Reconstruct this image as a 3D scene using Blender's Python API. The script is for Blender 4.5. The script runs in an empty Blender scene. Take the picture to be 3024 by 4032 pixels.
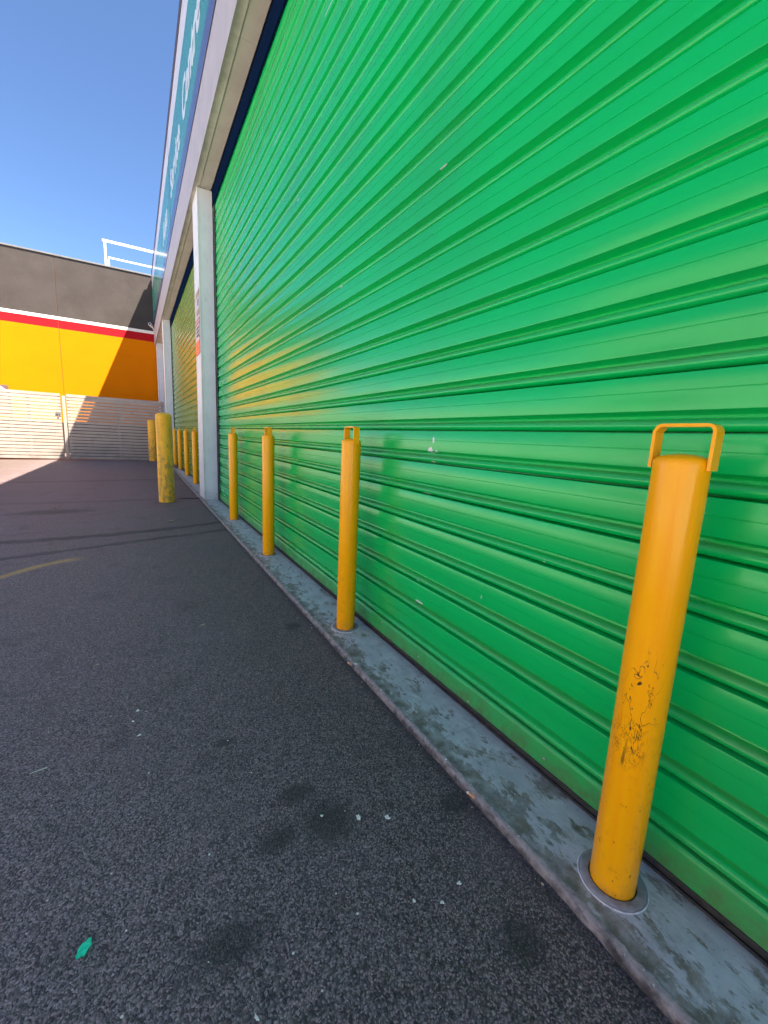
import bpy, bmesh, math, random
from mathutils import Vector, Matrix, noise as mnoise

random.seed(7)
scene = bpy.context.scene
COL = scene.collection
R = math.radians

# ------------------------------------------------------------------ helpers
def tag(o, label=None, cat=None, group=None, kind=None):
    if label: o["label"] = label
    if cat: o["category"] = cat
    if group: o["group"] = group
    if kind: o["kind"] = kind
    return o

def empty(name, loc=(0, 0, 0)):
    o = bpy.data.objects.new(name, None)
    COL.objects.link(o)
    o.location = loc
    o.empty_display_size = 0.1
    return o

def build(name, bm, mat, parent=None, smooth=None, loc=None):
    me = bpy.data.meshes.new(name)
    bmesh.ops.recalc_face_normals(bm, faces=bm.faces[:])
    bm.to_mesh(me); bm.free()
    o = bpy.data.objects.new(name, me)
    COL.objects.link(o)
    if mat: me.materials.append(mat)
    if smooth is not None:
        for p in me.polygons: p.use_smooth = True
        me.set_sharp_from_angle(angle=R(smooth))
    if parent: o.parent = parent
    if loc: o.location = loc
    return o

def box(bm, x0, x1, y0, y1, z0, z1, bev=0.0, seg=2):
    vs = [bm.verts.new(c) for c in ((x0,y0,z0),(x1,y0,z0),(x1,y1,z0),(x0,y1,z0),
                                    (x0,y0,z1),(x1,y0,z1),(x1,y1,z1),(x0,y1,z1))]
    fs = [bm.faces.new([vs[i] for i in f]) for f in
          ((0,3,2,1),(4,5,6,7),(0,1,5,4),(1,2,6,5),(2,3,7,6),(3,0,4,7))]
    if bev > 0:
        es = list({e for f in fs for e in f.edges})
        bmesh.ops.bevel(bm, geom=es, offset=bev, segments=seg, profile=0.5, affect='EDGES')
    return bm

def lathe(bm, prof, n=48, cx=0, cy=0, cap0=True, cap1=True, fn=None):
    rings = []
    for (r, z) in prof:
        ring = []
        for i in range(n):
            a = 2*math.pi*i/n
            rr, zz = r, z
            if fn: rr, zz = fn(r, z, a)
            ring.append(bm.verts.new((cx+rr*math.cos(a), cy+rr*math.sin(a), zz)))
        rings.append(ring)
    for A, B in zip(rings, rings[1:]):
        for i in range(n):
            bm.faces.new((A[i], A[(i+1) % n], B[(i+1) % n], B[i]))
    if cap0: bm.faces.new(list(reversed(rings[0])))
    if cap1: bm.faces.new(rings[-1])
    return bm

def tube(bm, pts, rad, n=8, cap=True):
    pts = [Vector(p) for p in pts]
    rads = rad if isinstance(rad, (list, tuple)) else [rad]*len(pts)
    rings = []
    for i, p in enumerate(pts):
        t = (pts[min(i+1, len(pts)-1)] - pts[max(i-1, 0)]).normalized()
        ref = Vector((0, 0, 1)) if abs(t.z) < .9 else Vector((1, 0, 0))
        u = t.cross(ref).normalized(); v = t.cross(u).normalized()
        rings.append([bm.verts.new(p + rads[i]*(math.cos(2*math.pi*k/n)*u + math.sin(2*math.pi*k/n)*v)) for k in range(n)])
    for A, B in zip(rings, rings[1:]):
        for k in range(n):
            bm.faces.new((A[k], A[(k+1) % n], B[(k+1) % n], B[k]))
    if cap:
        bm.faces.new(list(reversed(rings[0]))); bm.faces.new(rings[-1])
    return bm

# ------------------------------------------------------------------ node helpers
class NT:
    def __init__(self, name):
        self.m = bpy.data.materials.new(name)
        self.m.use_nodes = True
        self.t = self.m.node_tree
        self.t.nodes.clear()
        self.out = self.t.nodes.new('ShaderNodeOutputMaterial')
        self.b = self.t.nodes.new('ShaderNodeBsdfPrincipled')
        self.t.links.new(self.b.outputs[0], self.out.inputs[0])
        tc = self.t.nodes.new('ShaderNodeTexCoord')
        self.obj = tc.outputs['Object']
        sx = self.n('ShaderNodeSeparateXYZ'); self.l(self.obj, sx.inputs[0])
        self.x, self.y, self.z = sx.outputs
    def n(self, t, **kw):
        nd = self.t.nodes.new(t)
        for k, v in kw.items(): setattr(nd, k, v)
        return nd
    def l(self, a, b):
        if hasattr(a, 'node'): self.t.links.new(a, b)
        else: b.default_value = a
    def math(self, op, a, b=0.0, c=0.0, clamp=False):
        nd = self.n('ShaderNodeMath', operation=op, use_clamp=clamp)
        for i, v in enumerate((a, b, c)): self.l(v, nd.inputs[i])
        return nd.outputs[0]
    def ss(self, v, lo, hi):          # smoothstep
        nd = self.n('ShaderNodeMapRange', interpolation_type='SMOOTHSTEP')
        self.l(v, nd.inputs[0]); nd.inputs[1].default_value = lo; nd.inputs[2].default_value = hi
        return nd.outputs[0]
    def lin(self, v, a, b, c, d):
        nd = self.n('ShaderNodeMapRange')
        self.l(v, nd.inputs[0])
        for i, q in enumerate((a, b, c, d)): nd.inputs[i+1].default_value = q
        return nd.outputs[0]
    def scale(self, s, vec=None, rot=None, loc=None):
        nd = self.n('ShaderNodeMapping')
        self.l(vec or self.obj, nd.inputs[0])
        nd.inputs['Scale'].default_value = s if isinstance(s, (tuple, list)) else (s, s, s)
        if rot: nd.inputs['Rotation'].default_value = rot
        if loc: nd.inputs['Location'].default_value = loc
        return nd.outputs[0]
    def noise(self, scale, detail=4, rough=.55, vec=None, dist=0.0, color=False):
        nd = self.n('ShaderNodeTexNoise')
        self.l(vec or self.obj, nd.inputs['Vector'])
        nd.inputs['Scale'].default_value = scale
        nd.inputs['Detail'].default_value = detail
        nd.inputs['Roughness'].default_value = rough
        nd.inputs['Distortion'].default_value = dist
        return nd.outputs['Color' if color else 'Fac']
    def voro(self, scale, feature='F1', vec=None, rnd=1.0):
        nd = self.n('ShaderNodeTexVoronoi', feature=feature)
        self.l(vec or self.obj, nd.inputs['Vector'])
        nd.inputs['Scale'].default_value = scale
        nd.inputs['Randomness'].default_value = rnd
        return nd
    def mix(self, f, a, b, mode='MIX'):
        nd = self.n('ShaderNodeMix', data_type='RGBA', blend_type=mode)
        self.l(f, nd.inputs[0])
        for v, i in ((a, 6), (b, 7)):
            if hasattr(v, 'node'): self.t.links.new(v, nd.inputs[i])
            else: nd.inputs[i].default_value = (v[0], v[1], v[2], 1)
        return nd.outputs[2]
    def rgbval(self, v):
        nd = self.n('ShaderNodeCombineColor')
        for i in range(3): self.l(v, nd.inputs[i])
        return nd.outputs[0]
    def set(self, color=None, rough=.5, metal=0.0, spec=None, coat=None, coat_rough=None):
        b = self.b
        if color is not None:
            if hasattr(color, 'node'): self.t.links.new(color, b.inputs['Base Color'])
            else: b.inputs['Base Color'].default_value = (*color, 1)
        self.l(rough, b.inputs['Roughness']); self.l(metal, b.inputs['Metallic'])
        if spec is not None: self.l(spec, b.inputs['Specular IOR Level'])
        if coat is not None: self.l(coat, b.inputs['Coat Weight'])
        if coat_rough is not None: b.inputs['Coat Roughness'].default_value = coat_rough
        return self.m
    def bump(self, h, strength=.3, dist=.01, prev=None):
        nd = self.n('ShaderNodeBump')
        nd.inputs['Strength'].default_value = strength
        nd.inputs['Distance'].default_value = dist
        self.l(h, nd.inputs['Height'])
        if prev is not None: self.t.links.new(prev, nd.inputs['Normal'])
        self.t.links.new(nd.outputs[0], self.b.inputs['Normal'])
        return nd.outputs[0]
    def blob(self, c, size, wob=None, amt=.6):
        """0..1 mask of an irregular spot around c, half-widths size"""
        nd = self.n('ShaderNodeVectorMath', operation='SUBTRACT')
        self.l(self.obj, nd.inputs[0]); nd.inputs[1].default_value = c
        n2 = self.n('ShaderNodeVectorMath', operation='DIVIDE')
        self.l(nd.outputs[0], n2.inputs[0]); n2.inputs[1].default_value = size
        n3 = self.n('ShaderNodeVectorMath', operation='LENGTH'); self.l(n2.outputs[0], n3.inputs[0])
        d = n3.outputs['Value']
        if wob is not None:
            d = self.math('ADD', d, self.math('MULTIPLY', self.math('SUBTRACT', wob, .5), amt*2))
        return d

def plain(name, color, rough=.5, metal=0.0, var=.12, vs=9.0, bump=0.0):
    k = NT(name)
    nz = k.noise(vs, 5)
    f = k.lin(nz, .3, .7, 0, 1)
    dark = tuple(c*(1-var) for c in color); light = tuple(min(1, c*(1+var)) for c in color)
    k.set(k.mix(f, dark, light), rough, metal)
    if bump: k.bump(k.noise(vs*8, 3), bump, .004)
    return k.m

# ------------------------------------------------------------------ materials
PITCH, Z0 = 0.1335, 0.250

def mat_shutter(name, ca, cb, cc):
    k = NT(name)
    streak = k.noise(1.0, 4, vec=k.scale((30, 1.1, 14)))
    cloud = k.noise(1.7, 3)
    base = k.mix(k.lin(streak, .3, .7, 0, 1), ca, cb)
    base = k.mix(k.math('MULTIPLY', k.ss(cloud, .42, .72), .5), base, cc)
    # settled dust on the beads and grime in the creases (phase along the pitch)
    ph = k.math('FRACT', k.math('DIVIDE', k.math('SUBTRACT', k.z, Z0 - 40*PITCH), PITCH))
    bead = k.math('SUBTRACT', 1.0, k.ss(k.math('ABSOLUTE', k.math('SUBTRACT', ph, .20)), .03, .10))
    dn = k.noise(1.0, 5, vec=k.scale((40, 2.2, 40)))
    dust = k.math('MULTIPLY', bead, k.lin(dn, .35, .7, .05, .42))
    base = k.mix(dust, base, (.15, .19, .08))
    # faint dirty drag lines along the flats
    dl = k.noise(1.0, 2, vec=k.scale((20, .25, 330)))
    base = k.mix(k.math('MULTIPLY', k.ss(dl, .64, .74), .16), base, (.16, .40, .16))
    # road dirt low down
    low = k.math('MULTIPLY', k.math('SUBTRACT', 1.0, k.ss(k.z, .02, .16)), k.lin(k.noise(14, 6, .7), .3, .7, .25, 1.0))
    base = k.mix(k.math('MULTIPLY', low, .85), base, (.10, .125, .055))
    # chipped places showing primer and zinc
    wob = k.noise(70, 5, .7)
    chips = [((1.05, 1.392, .968), (.05, .022, .018)), ((1.05, 1.374, 1.012), (.05, .008, .016)),
             ((1.05, 1.350, .966), (.05, .008, .007)), ((1.05, 1.378, .923), (.05, .016, .005)),
             ((1.05, 1.400, .304), (.05, .034, .006)), ((1.05, 1.425, .392), (.05, .010, .006)),
             ((1.05, 1.404, .789), (.05, .040, .003)), ((1.05, 1.029, .459), (.05, .003, .008)),
             ((1.055, 1.470, 2.150), (.05, .060, .0075)), ((1.05, 1.430, 2.034), (.05, .03, .0022)),
             ((1.05, .79, .66), (.05, .006, .003)), ((1.05, 2.35, 1.86), (.05, .02, .003)),
             ((1.05, 3.1, 2.62), (.05, .03, .003)), ((1.05, 3.9, .62), (.05, .006, .004)),
             ((1.05, 2.6, 3.39), (.05, .09, .003)), ((1.05, 3.6, 3.26), (.05, .12, .003))]
    m = None
    for c, s in chips:
        d = k.blob(c, s, wob, .75)
        m = d if m is None else k.math('MINIMUM', m, d)
    chip = k.math('SUBTRACT', 1.0, k.ss(m, .72, .86))
    base = k.mix(chip, base, k.mix(k.noise(160, 2), (.42, .48, .50), (.72, .80, .78)))
    rough = k.lin(k.noise(5, 4),   .3, .7, .18, .24)
    rough = k.math('ADD', rough, k.math('MULTIPLY', k.math('MAXIMUM', dust, low), .5))
    k.set(base, rough, .04, .42)
    h = k.math('ADD', k.math('MULTIPLY', k.noise(1.0, 2, vec=k.scale((9, .8, 60))), .6), k.math('MULTIPLY', k.noise(1.0, 2, vec=k.scale((5, 2.0, 6))), .5))
    k.bump(h, .07, .003)
    return k.m

def mat_bollard(name, scuffed):
    k = NT(name)
    oi = k.n('ShaderNodeObjectInfo')
    rnd = oi.outputs['Random']
    off = k.n('ShaderNodeVectorMath', operation='ADD'); k.l(k.obj, off.inputs[0])
    cmb = k.n('ShaderNodeCombineXYZ'); k.l(k.math('MULTIPLY', rnd, 13.7), cmb.inputs[0]); k.l(k.math('MULTIPLY', rnd, 5.1), cmb.inputs[1])
    k.l(cmb.outputs[0], off.inputs[1]); v = off.outputs[0]
    run = k.noise(1.0, 3, vec=k.scale((38, 38, 2.2), v))
    base = k.mix(k.lin(run, .35, .65, 0, 1), (.97, .385, .001), (.99, .445, .001))
    # dull handling marks lower on the pipe, black rubber flecks
    lowm = k.math('SUBTRACT', 1.0, k.ss(k.z, .12, .62))
    grub = k.noise(30, 6, .7, vec=v)
    base = k.mix(k.math('MULTIPLY', k.math('MULTIPLY', k.ss(grub, .52, .72), lowm), .35), base, (.36, .13, .015))
    fleck = k.ss(k.noise(1.0, 3, .6, vec=k.scale((70, 70, 40), v)), .665, .71)
    base = k.mix(k.math('MULTIPLY', k.math('MULTIPLY', fleck, lowm), .75), base, (.10, .045, .012))
    foot = k.math('MULTIPLY', k.math('SUBTRACT', 1.0, k.ss(k.z, .0, .05)), k.lin(grub, .35, .65, 0, .6))
    base = k.mix(foot, base, (.42, .20, .05))
    drip = k.math('MULTIPLY', k.noise(1.0, 4, .6, vec=k.scale((55, 55, 5), v)), k.ss(k.z, .45, .95))
    hgt = k.math('ADD', k.math('MULTIPLY', run, .4), k.math('MULTIPLY', drip, 1.4))
    if scuffed:
        # crazed scratches in one area: thin contour lines of a warped noise
        n1 = k.noise(1.0, 3, .6, vec=k.scale((24, 24, 9)), dist=1.4)
        n2 = k.noise(1.0, 4, .65, vec=k.scale((46, 46, 26)), dist=1.2)
        n3 = k.noise(1.0, 2, .5, vec=k.scale((70, 70, 7)))
        line1 = k.math('SUBTRACT', 1.0, k.ss(k.math('ABSOLUTE', k.math('SUBTRACT', n1, .52)), .003, .010))
        line2 = k.math('SUBTRACT', 1.0, k.ss(k.math('ABSOLUTE', k.math('SUBTRACT', n2, .5)), .008, .026))
        line3 = k.ss(n3, .62, .68)
        w = k.noise(25, 3)
        a1 = k.math('SUBTRACT', 1.0, k.ss(k.blob((-.045, -.014, .47), (.05, .042, .16), w, .4), .5, 1.1))
        a2 = k.math('SUBTRACT', 1.0, k.ss(k.blob((-.045, -.008, .385), (.06, .046, .062), w, .5), .2, 1.25))
        a3 = k.math('SUBTRACT', 1.0, k.ss(k.blob((-.045, -.010, .31), (.06, .050, .11), w, .4), .3, 1.1))
        m = k.math('MAXIMUM', k.math('MULTIPLY', line1, a1), k.math('MULTIPLY', line2, k.math('MULTIPLY', a2, .62)))
        m = k.math('MAXIMUM', m, k.math('MULTIPLY', k.math('MULTIPLY', line3, a3), .7))
        base = k.mix(k.math('MULTIPLY', m, .95), base, (.03, .015, .008))
        hgt = k.math('SUBTRACT', hgt, k.math('MULTIPLY', m, .5))
    k.set(base, k.lin(k.noise(9, 3, vec=v), .3, .7, .15, .26), 0, .32)
    k.bump(k.math('ADD', hgt, k.math('MULTIPLY', k.noise(160, 2, vec=v), .12)), .25, .003)
    return k.m

def mat_old_bollard():
    k = NT('weathered_yellow_paint')
    oi = k.n('ShaderNodeObjectInfo')
    cmb = k.n('ShaderNodeCombineXYZ'); k.l(k.math('MULTIPLY', oi.outputs['Random'], 21.0), cmb.inputs[2])
    ad = k.n('ShaderNodeVectorMath', operation='ADD'); k.l(k.obj, ad.inputs[0]); k.l(cmb.outputs[0], ad.inputs[1]); v = ad.outputs[0]
    base = k.mix(k.lin(k.noise(7, 4, vec=v), .3, .7, 0, 1), (.95, .44, .020), (.98, .53, .040))
    h = k.math('SUBTRACT', 1.0, k.ss(k.z, .35, 1.15))
    blot = k.noise(1.0, 6, .68, vec=k.scale((34, 34, 15), v))
    s = k.ss(k.math('ADD', blot, k.math('MULTIPLY', h, .10)), .575, .66)
    base = k.mix(k.math('MULTIPLY', s, .6), base, (.24, .18, .075))
    grime = k.noise(1.0, 5, .6, vec=k.scale((9, 9, 1.6), v))
    base = k.mix(k.math('MULTIPLY', k.ss(grime, .48, .68), .5), base, (.38, .25, .05))
    base = k.mix(k.math('MULTIPLY', k.ss(k.noise(60, 4, .7, vec=v), .60, .68), .5), base, (.10, .085, .05))
    k.set(base, .62, 0, .4)
    k.bump(k.math('ADD', k.math('MULTIPLY', blot, .7), k.math('MULTIPLY', k.noise(120, 3, vec=v), .3)), .5, .006)
    return k.m

def mat_asphalt():
    k = NT('asphalt')
    wv = k.n('ShaderNodeVectorMath', operation='ADD')
    k.l(k.obj, wv.inputs[0])
    wc = k.n('ShaderNodeVectorMath', operation='SCALE'); k.l(k.noise(60, 2, color=True), wc.inputs[0]); wc.inputs['Scale'].default_value = .012
    k.l(wc.outputs[0], wv.inputs[1]); vec = wv.outputs[0]
    v1 = k.voro(245, vec=vec); v2 = k.voro(480, vec=vec)
    sc = k.n('ShaderNodeSeparateColor'); k.l(v1.outputs['Color'], sc.inputs[0])
    rnd, rnd2, rnd3 = sc.outputs
    stone = k.mix(k.math('POWER', rnd, 1.8), (.026, .0182, .0200), (.47, .322, .342))
    stone = k.mix(k.math('MULTIPLY', k.ss(rnd2, .80, .95), .6), stone, (.44, .33, .28))
    stone = k.mix(k.math('MULTIPLY', k.ss(rnd3, .85, .98), .55), stone, (.25, .215, .225))
    pit = k.ss(v1.outputs['Distance'], .35, .75)
    base = k.mix(k.math('MULTIPLY', pit, .7), stone, (.014, .0095, .011))
    fine = k.noise(420, 2)
    base = k.mix(k.lin(fine, .3, .7, 0, .3), base, (.10, .066, .07))
    lane = k.math('MULTIPLY', k.math('SUBTRACT', 1.0, k.ss(k.math('ADD', k.x, k.math('MULTIPLY', k.noise(2.2, 4), .5)), -.1, 1.0)), .42)
    base = k.mix(lane, base, k.mix(k.math('POWER', rnd, 1.3), (.045, .0315, .0345), (.56, .390, .412)))
    # traffic-polished lighter areas, damp looking darker ones
    big = k.noise(1.3, 5, .6)
    base = k.mix(k.math('MULTIPLY', k.ss(big, .48, .72), .28), base, (.24, .158, .175))
    med = k.noise(4.5, 4, .6)
    base = k.mix(k.math('MULTIPLY', k.ss(med, .55, .75), .40), base, (.040, .027, .030))
    w = k.noise(16, 5, .65)
    spots = [((.405, .885, 0), (.085, .075, 1)), ((.365, 1.01, 0), (.055, .045, 1)), ((.27, .90, 0), (.065, .045, 1)), ((.745, .76, 0), (.05, .045, 1)), ((.66, .43, 0), (.055, .05, 1)),
             ((.12, .72, 0), (.10, .05, 1)), ((.217, 1.32, 0), (.040, .022, 1)), ((.57, .26, 0), (.05, .03, 1)),
             ((.70, 2.05, 0), (.05, .06, 1)), ((.36, 6.62, 0), (.19, .20, 1)), ((-.9, 6.2, 0), (.5, .18, 1))]
    m = None
    for c, s in spots:
        d = k.blob(c, s, w, .55); m = d if m is None else k.math('MINIMUM', m, d)
    base = k.mix(k.math('MULTIPLY', k.math('SUBTRACT', 1.0, k.ss(m, .35, 1.25)), .66), base, (.022, .020, .021))
    # oily line along the kerb
    kl = k.math('SUBTRACT', 1.0, k.ss(k.math('ABSOLUTE', k.math('SUBTRACT', k.x, .80)), .004, .05))
    base = k.mix(k.math('MULTIPLY', kl, .55), base, (.013, .013, .015))
    # two curving tyre marks
    x2 = k.math('MULTIPLY', k.x, k.x)
    w2 = k.math('MULTIPLY', k.math('SUBTRACT', k.noise(7, 5, .7), .5), .16)
    def mark(c0, c1, c2, wd, amt):
        yy = k.math('ADD', k.math('ADD', k.math('MULTIPLY', k.x, c1), k.math('MULTIPLY', x2, c2)), c0)
        d = k.math('ABSOLUTE', k.math('ADD', k.math('SUBTRACT', k.y, yy), w2))
        tread = k.lin(k.noise(1.0, 4, .7, vec=k.scale((3, 42, 1))), .35, .6, .35, 1)
        return k.math('MULTIPLY', k.math('MULTIPLY', k.math('SUBTRACT', 1.0, k.ss(d, wd*.5, wd)), tread), amt)
    tm = k.math('MAXIMUM', mark(4.745, .16, .125, .085, .92), mark(4.35, .245, 0, .06, .85))
    tm = k.math('MAXIMUM', tm, mark(6.9, -.02, .03, .10, .35))
    tm = k.math('MAXIMUM', tm, mark(9.6, .05, .02, .16, .40))
    base = k.mix(tm, base, (.011, .011, .013))
    # rust coloured scuff
    xs = k.math('ADD', k.x, .57)
    yc = k.math('ADD', 3.865, k.math('SUBTRACT', k.math('MULTIPLY', xs, .55), k.math('MULTIPLY', k.math('MULTIPLY', xs, xs), 1.6)))
    yd = k.math('ABSOLUTE', k.math('ADD', k.math('SUBTRACT', k.y, yc), k.math('MULTIPLY', k.math('SUBTRACT', k.noise(9, 6, .7), .5), .11)))
    taper = k.math('MULTIPLY', k.ss(k.x, -1.05, -.62), k.math('SUBTRACT', 1.0, k.ss(k.x, -.52, -.36)))
    rs = k.math('SUBTRACT', 1.0, k.ss(yd, .0, .085))
    rs = k.math('MULTIPLY', rs, k.math('ADD', taper, k.math('MULTIPLY', k.math('SUBTRACT', 1.0, k.ss(k.x, -.75, -.60)), .45), 0.0, True))
    base = k.mix(k.math('MULTIPLY', rs, k.lin(k.noise(150, 3), .3, .55, .35, .95)), base, (.66, .36, .10))
    # tan of sunlit ground painted into the asphalt towards its open side
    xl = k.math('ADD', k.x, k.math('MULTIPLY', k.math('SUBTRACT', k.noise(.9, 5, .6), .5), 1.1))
    sunlit_tint = k.math('SUBTRACT', 1.0, k.ss(xl, -2.9, -1.1))
    base = k.mix(k.math('MULTIPLY', sunlit_tint, .8), base, k.mix(k.lin(k.noise(30, 5, .7), .3, .7, 0, 1), (.066, .047, .036), (.102, .073, .056)))
    bounce_apron = k.math('LESS_THAN', k.x, -4.6)  # unseen pale slab added to bounce light into the shaded side
    bounce_apron = k.math('MAXIMUM', bounce_apron, k.math('LESS_THAN', k.y, -2.6))
    base = k.mix(bounce_apron, base, k.mix(k.lin(k.noise(2, 6, .6), .3, .7, 0, 1), (.50, .45, .40), (.60, .55, .50)))
    # pale quartz chips
    v3 = k.voro(34); s3 = k.n('ShaderNodeSeparateColor'); k.l(v3.outputs['Color'], s3.inputs[0])
    csz = k.math('ADD', v3.outputs['Distance'], k.math('MULTIPLY', k.math('POWER', s3.outputs[1], .5), .11))
    chip = k.math('MULTIPLY', k.ss(s3.outputs[0], .55, .56), k.math('SUBTRACT', 1.0, k.ss(csz, .105, .13)))
    base = k.mix(chip, base, k.mix(s3.outputs[2], (.45, .40, .37), (.92, .84, .80)))
    k.set(base, k.lin(rnd, 0, 1, .50, .8), 0, .5)
    h = k.math('ADD', k.math('MULTIPLY', k.math('SUBTRACT', 1.0, v1.outputs['Distance']), .7), k.math('MULTIPLY', k.math('SUBTRACT', 1.0, v2.outputs['Distance']), .25))
    h = k.math('ADD', h, k.math('MULTIPLY', rnd2, .35))
    n0 = k.bump(k.noise(9, 4), .35, .02)
    k.bump(h, .7, .004, n0)
    return k.m

def mat_kerb():
    k = NT('kerb_concrete')
    con = k.mix(k.lin(k.noise(22, 6, .65), .3, .7, 0, 1), (.13, .105, .08), (.28, .23, .185))
    paint = k.mix(k.lin(k.noise(9, 6, .65), .3, .7, 0, 1), (.44, .41, .435), (.66, .615, .645))
    paint = k.mix(k.math('MULTIPLY', k.ss(k.noise(1.0, 4, vec=k.scale((55, 14, 10), rot=(0, 0, .5))), .58, .75), .35), paint, (.82, .78, .82))
    n = k.noise(1.0, 7, .62, vec=k.scale((19, 10, 10), rot=(0, 0, -.35)), dist=.1)
    n = k.math('ADD', n, k.math('MULTIPLY', k.math('SUBTRACT', k.noise(1.0, 10, .80, vec=k.scale((70, 26, 10), rot=(0, 0, -.35))), .5), .80))
    edge = k.math('SUBTRACT', 1.0, k.ss(k.x, .825, .93))
    big = k.noise(2.2, 3)
    near = k.math('SUBTRACT', 1.0, k.ss(k.y, .3, 2.6))
    f = k.math('ADD', n, k.math('ADD', k.math('MULTIPLY', edge, .17), k.math('MULTIPLY', k.math('SUBTRACT', big, .5), .25)))
    f = k.math('ADD', f, k.math('MULTIPLY', near, .035))
    paint = k.mix(k.math('MULTIPLY', k.ss(k.noise(1.0, 8, .75, vec=k.scale((34, 13, 10))), .45, .68), .55), paint, (.27, .25, .235))
    worn = k.math('MULTIPLY', k.ss(f, .555, .625), k.lin(k.noise(24, 5, .65), .3, .62, .5, 1.0))
    rim = k.math('MULTIPLY', k.ss(f, .55, .57), k.math('SUBTRACT', 1.0, worn))
    base = k.mix(worn, paint, con)
    base = k.mix(k.math('MULTIPLY', rim, .25), base, (.80, .84, .85))
    base = k.mix(k.math('MULTIPLY', k.ss(k.noise(1.0, 5, .7, vec=k.scale((90, 90, 20))), .61, .68), .75), base, (.13, .12, .10))
    # bare rounded lip with paint flakes left on it
    lipn = k.math('ADD', k.x, k.math('MULTIPLY', k.math('SUBTRACT', k.noise(26, 5, .65), .5), .022))
    lip = k.math('SUBTRACT', 1.0, k.ss(lipn, .816, .823))
    lipc = k.mix(k.lin(k.noise(40, 5), .3, .7, 0, 1), (.20, .172, .168), (.37, .325, .315))
    fl = k.math('MULTIPLY', k.ss(k.noise(45, 5, .7), .62, .66), k.ss(k.x, .803, .812))
    lipc = k.mix(k.math('MULTIPLY', k.ss(k.noise(1.0, 5, .7, vec=k.scale((60, 22, 60))), .52, .66), .6), lipc, (.09, .078, .075))
    lipc = k.mix(fl, lipc, (.84, .88, .90))
    base = k.mix(lip, base, lipc)
    ar = k.math('MULTIPLY', k.ss(lipn, .816, .823), k.math('SUBTRACT', 1.0, k.ss(lipn, .828, .850)))
    base = k.mix(k.math('MULTIPLY', ar, k.lin(k.noise(12, 5), .4, .6, .1, .7)), base, (.12, .105, .085))
    foot = k.math('SUBTRACT', 1.0, k.ss(lipn, .797, .806))
    base = k.mix(k.math('MULTIPLY', foot, .9), base, (.03, .026, .027))
    # control joints across the strip
    jm = k.math('ABSOLUTE', k.math('SUBTRACT', k.math('FRACT', k.math('DIVIDE', k.math('ADD', k.y, .72), 3.37)), .5))
    jn = k.math('ADD', jm, k.math('MULTIPLY', k.math('SUBTRACT', k.noise(30, 3), .5), .002))
    base = k.mix(k.math('MULTIPLY', k.math('SUBTRACT', 1.0, k.ss(jn, .0004, .0010)), .25), base, (.10, .10, .10))
    base = k.mix(k.math('MULTIPLY', k.ss(k.x, .99, 1.045), .45), base, (.14, .135, .12))
    k.set(base, k.math('SUBTRACT', .68, k.math('MULTIPLY', k.math('SUBTRACT', 1.0, worn), .2)), 0, .4)
    h = k.math('SUBTRACT', k.math('MULTIPLY', k.noise(90, 5, .65), k.math('ADD', .5, k.math('MULTIPLY', lip, 1.2))), k.math('MULTIPLY', worn, .55))
    k.bump(h, .55, .004)
    return k.m

def mat_white_paint(name, a, b, bump=.25, dirt=.25):
    k = NT(name)
    base = k.mix(k.lin(k.noise(6, 5), .3, .7, 0, 1), a, b)
    st = k.noise(1.0, 5, .65, vec=k.scale((26, 26, 6)))
    base = k.mix(k.math('MULTIPLY', k.ss(st, .58, .74), dirt), base, (.20, .21, .20))
    sp = k.ss(k.noise(60, 4, .7), .66, .70)
    base = k.mix(k.math('MULTIPLY', sp, .4), base, (.14, .14, .13))
    lowm = k.math('MULTIPLY', k.math('SUBTRACT', 1.0, k.ss(k.z, .02, .22)), k.lin(k.noise(25, 5), .3, .7, .2, 1))
    base = k.mix(k.math('MULTIPLY', lowm, .55), base, (.22, .21, .17))
    k.set(base, .55, 0, .4)
    k.bump(k.math('ADD', k.math('MULTIPLY', k.noise(75, 4), .7), k.math('MULTIPLY', k.noise(8, 3), .5)), bump, .006)
    return k.m

def mat_soffit():
    k = NT('soffit_paint')
    base = k.mix(k.lin(k.noise(3, 5), .3, .7, 0, 1), (.52, .49, .44), (.62, .585, .53))
    # darker mottling in from the outer drip edge
    d = k.math('ADD', k.x, k.math('MULTIPLY', k.math('SUBTRACT', k.noise(4, 6, .7), .5), .10))
    mottle = k.math('SUBTRACT', 1.0, k.ss(d, .80, .885))
    base = k.mix(k.math('MULTIPLY', mottle, .75), base, (.13, .155, .145))
    base = k.mix(k.math('MULTIPLY', k.ss(k.noise(45, 5, .7), .62, .70), .5), base, (.10, .11, .10))
    jy = k.math('ABSOLUTE', k.math('SUBTRACT', k.math('FRACT', k.math('DIVIDE', k.math('ADD', k.y, .15), 1.22)), .5))
    base = k.mix(k.math('MULTIPLY', k.math('SUBTRACT', 1.0, k.ss(jy, .0015, .004)), .3), base, (.12, .12, .11))
    k.set(base, .6, 0, .35)
    k.bump(k.noise(50, 4), .2, .004)
    return k.m

def mat_fascia():
    k = NT('fascia_paint')
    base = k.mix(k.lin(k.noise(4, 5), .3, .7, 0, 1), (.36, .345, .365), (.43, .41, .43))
    st = k.noise(1.0, 4, .6, vec=k.scale((8, 9, 1.6)))
    base = k.mix(k.math('MULTIPLY', k.ss(st, .58, .74), .25), base, (.36, .35, .35))
    jy = k.math('ABSOLUTE', k.math('SUBTRACT', k.math('FRACT', k.math('DIVIDE', k.math('SUBTRACT', k.y, 5.1), 3.6)), .5))
    base = k.mix(k.math('MULTIPLY', k.math('SUBTRACT', 1.0, k.ss(jy, .0008, .0022)), .7), base, (.16, .15, .15))
    k.set(base, .5, 0, .4)
    k.bump(k.noise(30, 4), .15, .004)
    return k.m

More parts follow.
